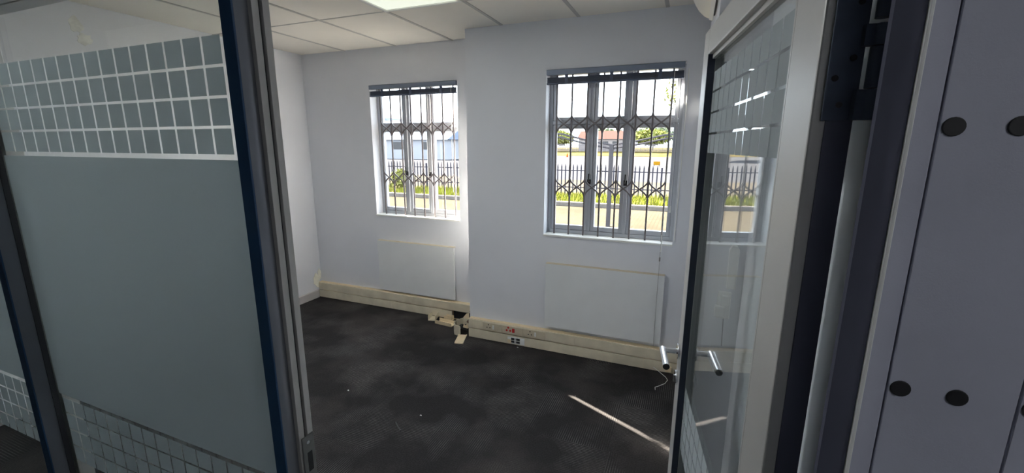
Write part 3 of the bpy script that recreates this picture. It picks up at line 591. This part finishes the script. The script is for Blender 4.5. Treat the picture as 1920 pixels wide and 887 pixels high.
# grass blades on the verge: uncountable
mb = MB()
for k in range(9000):
    x = random.uniform(-19, 3); y = random.uniform(16.5, 19.7)
    if abs(x+13.9) < 0.9 and y > 18.3: continue
    h = random.uniform(0.10, 0.26) * (1.25 if random.random() < 0.2 else 1); a = random.uniform(0, 3.1); b = random.uniform(0.012, 0.03)
    dx, dy = b*math.cos(a), b*math.sin(a); lx, ly = random.uniform(-.08, .08), random.uniform(-.08, .08); z = ZG+0.055
    mb.quad((x-dx, y-dy, z), (x+dx, y+dy, z), (x+lx, y+ly, z+h))
tag(mb.build('grass', M['grass']), 'yellow-green grass on the verge behind the kerb', kind='stuff', cat='grass')
def leaves(n, c, r, size, m, flat=1.0):
    mb = MB()
    for k in range(n):
        while True:
            p = Vector((random.uniform(-1, 1), random.uniform(-1, 1), random.uniform(-1, 1)))
            if p.length < 1: break
        p = p * (0.55 + 0.45*random.random()) if random.random() < .5 else p
        q = Vector((c[0]+p.x*r[0], c[1]+p.y*r[1], c[2]+p.z*r[2]))
        a = Vector((random.uniform(-1, 1), random.uniform(-1, 1), random.uniform(-1, 1))).normalized(); b = a.orthogonal().normalized(); s = size*random.uniform(.6, 1.4)
        mb.quad(q-a*s, q+b*s*0.45, q+a*s, q-b*s*0.45)
    return mb
def tree(x, y, z, h, cr, n, size, m, label, group, cz=None, flat=1.0):
    root = empty('tree', (x, y, z)); tag(root, label, 'tree', group)
    cz = cz or h*0.64
    mb = MB().tube([(0, 0, 0), (0.02*h, 0, h*0.3), (-0.01*h, 0.01*h, h*0.55), (0.01*h, 0, h*0.8)], [0.035*h, 0.026*h, 0.018*h, 0.006*h], 8)
    for k in range(5):
        a = 2*math.pi*k/5+0.4; mb.tube([(0, 0, h*(0.35+0.06*k)), (cr*0.35*math.cos(a), cr*0.35*math.sin(a), h*(0.5+0.05*k)), (cr*0.75*math.cos(a), cr*0.75*math.sin(a), h*(0.6+0.06*k))], [0.014*h, 0.009*h, 0.004*h], 6)
    mb.build('trunk', M['bark'], root); 
    q = leaves(n, (0, 0, cz), (cr, cr, h*0.36*flat), size, m); q.build('crown', m, root)
def bush(x, y, z, r, n, size, m, label, group=None):
    root = empty('bush', (x, y, z)); tag(root, label, 'bush', group)
    MB().tube([(0, 0, 0), (0, 0, r[2])], 0.03, 6).build('stem', M['bark'], root); leaves(n, (0, 0, r[2]), r, size, m).build('foliage', m, root)
bush(-13.9, 19.0, ZG, (0.75, 0.5, 0.55), 500, 0.10, M['leaf'], 'low green bush at the fence seen through the recessed wall window')
# palisade fence along the yard
pf = empty('palisade_fence', (0, 20.0, ZG)); tag(pf, 'dark steel palisade fence along the yard', 'fence')
pale = MB().ext([(-0.027, 0), (0.027, 0), (0.027, 1.28), (0.0, 1.42), (-0.027, 1.28)], -0.012, 0.012, 'y').mesh('pale', M['fence'])
k = 0
x = -19.0
while x < 2.2:
    if k % 16: inst('pale', pale, (x, 0, 0.03), pf)
    else: MB().box(x-0.035, x+0.035, -0.03, 0.04, 0, 1.35).build('post', M['fence'], pf)
    x += 0.186; k += 1
for z in (0.35, 1.12): MB().box(-19.1, 2.3, 0.013, 0.045, z, z+0.045).build('rail', M['fence'], pf)
# carport frame: post and pairs of curved arms
cp = empty('carport_frame', (-2.09, 12.5, ZG)); tag(cp, 'grey carport post with curved double arms in the brick yard', 'carport')
MB().box(-0.055, 0.055, -0.055, 0.055, 0, 2.30).build('post', M['carport'], cp, bevel=0.004)
for s, rise, reach in ((-1, 0.42, 2.15), (1, 0.36, 2.1)):
    for dz, nm in ((0.0, 'arm'), (0.10, 'arm')):
        MB().tube([(0, 0, 2.20+dz), (s*reach*0.3, 0, 2.22+dz+rise*0.22), (s*reach*0.65, 0, 2.22+dz+rise*0.66), (s*reach, 0, 2.20+dz*0.6+rise)], 0.026, 6).build(nm, M['carport'], cp)
    for f in (0.3, 0.65): MB().tube([(s*reach*f, 0, 2.2+rise*f*0.8), (s*reach*f+0.05*s, 0, 2.32+rise*f*0.9)], 0.014, 6).build('strut', M['carport'], cp)
# road cone and yellow board
rc = empty('traffic_cone', (-23.6, 88.0, ZG)); tag(rc, 'small orange traffic cone far across the road', 'cone')
MB().tube([(0, 0, 0.04), (0, 0, 0.75)], [0.22, 0.05], 12).build('body', M['cone'], rc); MB().box(-0.28, 0.28, -0.28, 0.28, 0, 0.05).build('base', M['cone'], rc)
sb = empty('barrier_board', (-3.65, 53.0, ZG)); tag(sb, 'small yellow board standing at the roadside', 'board')
MB().box(-0.36, 0.36, -0.03, 0.03, 0.1, 0.52).build('panel', M['sign'], sb)
for q in (-0.28, 0.28): MB().box(q-0.03, q+0.03, -0.04, 0.04, 0, 0.2).build('leg', M['dark'], sb)
# far palisade, too fine to tell the pales apart
ff = empty('far_fence', (0, 104, ZG+0.95)); tag(ff, 'grey slatted fence on the bank across the road', 'fence')
mb = MB(); x = -105.0
while x < 40: mb.box(x, x+0.11, 0, 0.05, 0, 1.75); x += 0.20
o = mb.build('pales', M['ffar'], ff); o['kind'] = 'stuff'
for z in (0.4, 1.4): MB().box(-105, 40, 0.05, 0.12, z, z+0.10).build('rail', M['ffar'], ff)
# trees, houses
for x, y, h, cr, m_, lab in ((-41, 132, 6.4, 7.0, 'leaf2', 'broad dark tree far behind the grey fence, leftmost of the far trees'), (-33, 112, 5.0, 4.6, 'leaf', 'yellow-green tree far behind the grey fence, at the left window edge'),
                     (-24.5, 132, 6.4, 7.0, 'leaf2', 'dark tree far behind the red-roofed house, on its left'), (-10.5, 132, 6.8, 6.4, 'leaf2', 'dark tree far behind the red-roofed house, on its right'),
                     (-9.5, 112, 5.2, 4.2, 'leaf', 'bushy yellow-green tree far behind the grey fence, right of the red roof'), (0.2, 112, 5.4, 4.8, 'leaf', 'yellow-green tree far behind the grey fence, above the yellow board'), (3.5, 132, 7.4, 6.8, 'leaf2', 'tall dark tree far behind the grey fence, at the right window edge')):
    tree(x, y, ZG+0.9, h, cr, 2200, 0.5, M[m_], lab, 'far trees across the road')
tree(-0.15, 27.5, ZG, 7.2, 1.75, 800, 0.13, M['leaf'], 'tall sparse tree nearest the fence, leaves against the sky', None, cz=5.1, flat=0.62)
def house(name, x0, x1, y0, y1, z0, z1, zr, label, wm, rm, ridge='x', wins=()):
    root = empty(name, ((x0+x1)/2, y0, z0)); tag(root, label, 'building'); cx = (x0+x1)/2
    def B(mb, nm, m, par=root):
        mb.v = [(x-cx, y-y0, z-z0) for x, y, z in mb.v]; return mb.build(nm, m, par)
    B(MB().box(x0, x1, y0, y1, z0, z1), 'wall', wm)
    if ridge == 'x': B(MB().ext([(y0-0.5, z1), (y1+0.5, z1), ((y0+y1)/2, zr)], x0-0.5, x1+0.5, 'x'), 'roof', rm)
    else: B(MB().ext([(x0-0.4, z1), (x1+0.4, z1), ((x0+x1)/2, zr)], y0-0.4, y1+0.4, 'y'), 'roof', rm)
    for a, b, c, d in wins: B(MB().box(a, b, y0-0.05, y0+0.02, c, d), 'window', M['dark'])
house('house', -26.2, -15.4, 108.5, 116, ZG+0.9, 3.25, 5.3, 'low pale house with a red tiled roof across the road', M['hwall'], M['roofr'], wins=((-24.5, -22.8, 1.7, 2.7), (-21, -19, 1.7, 2.7), (-18, -16.5, 1.7, 2.7)))
house('warehouse', -62.0, -36.5, 62, 78, ZG, 2.6, 6.2, 'long white warehouse with a blue sheet roof across the road', M['wwall'], M['roofb'], wins=((-60, -57.5, 1.0, 2.2), (-54, -51, 1.0, 2.2), (-47, -44, 1.0, 2.2), (-41, -39, 1.0, 2.2)))
house('gabled_house', -101, -89, 122, 134, ZG+0.9, 6.6, 10.6, 'tall pale gabled house far behind the white warehouse', M['wwall'], M['roofb'], ridge='y', wins=((-98, -96, 2, 4), (-94, -92, 2, 4)))
# added unseen round steel post left of the recessed window, it trims the sunbeam
vp = empty('sun_trim_post', (-3.972, 4.30, ZG)); tag(vp, 'slim round steel post added outside left of the recessed window to trim the sun', 'post')
MB().tube([(0, 0, 0), (0, 0, 3.6)], 0.041, 20).build('shaft', M['carport'], vp, smooth=True); MB().box(-0.09, 0.09, -0.09, 0.09, 0, 0.015).build('base_plate', M['carport'], vp)

vq = empty('sun_trim_post', (-2.136, 4.28, ZG)); tag(vq, 'thicker round steel post added outside between the two windows to block sun', 'post')  # added unseen, narrows the sun patch on the pilaster
MB().tube([(0, 0, 0), (0, 0, 3.6)], 0.075, 24).build('shaft', M['carport'], vq, smooth=True); MB().box(-0.12, 0.12, -0.12, 0.12, 0, 0.015).build('base_plate', M['carport'], vq)

# pivots at the base of the things whose parts were laid out in room coordinates
def rebase(root, loc):
    loc = Vector(loc); root.location = loc
    for ch in root.children: ch.location = ch.location - loc
for o in list(C.objects):
    n = o.name.split('.')[0]
    if o.type != 'EMPTY' or o.parent: continue
    if n == 'burglar_guard': rebase(o, (-0.57, YF+0.05, WR[2]) if '.' not in o.name else (-2.46, YB+0.05, WL[2]))
    elif n == 'cable_trunking': rebase(o, (-0.85, YF, 0) if o == tr1 else (-2.75, YB, 0))
    elif n == 'wall_front': rebase(o, (-2.25, YP, 0))
    elif n == 'trim_1': rebase(o, (-0.74, YP, 0))
    elif n == 'trim_2': rebase(o, (0.19, YP, 0))
    elif n == 'wall_boards': rebase(o, (0.21, YP, 0))
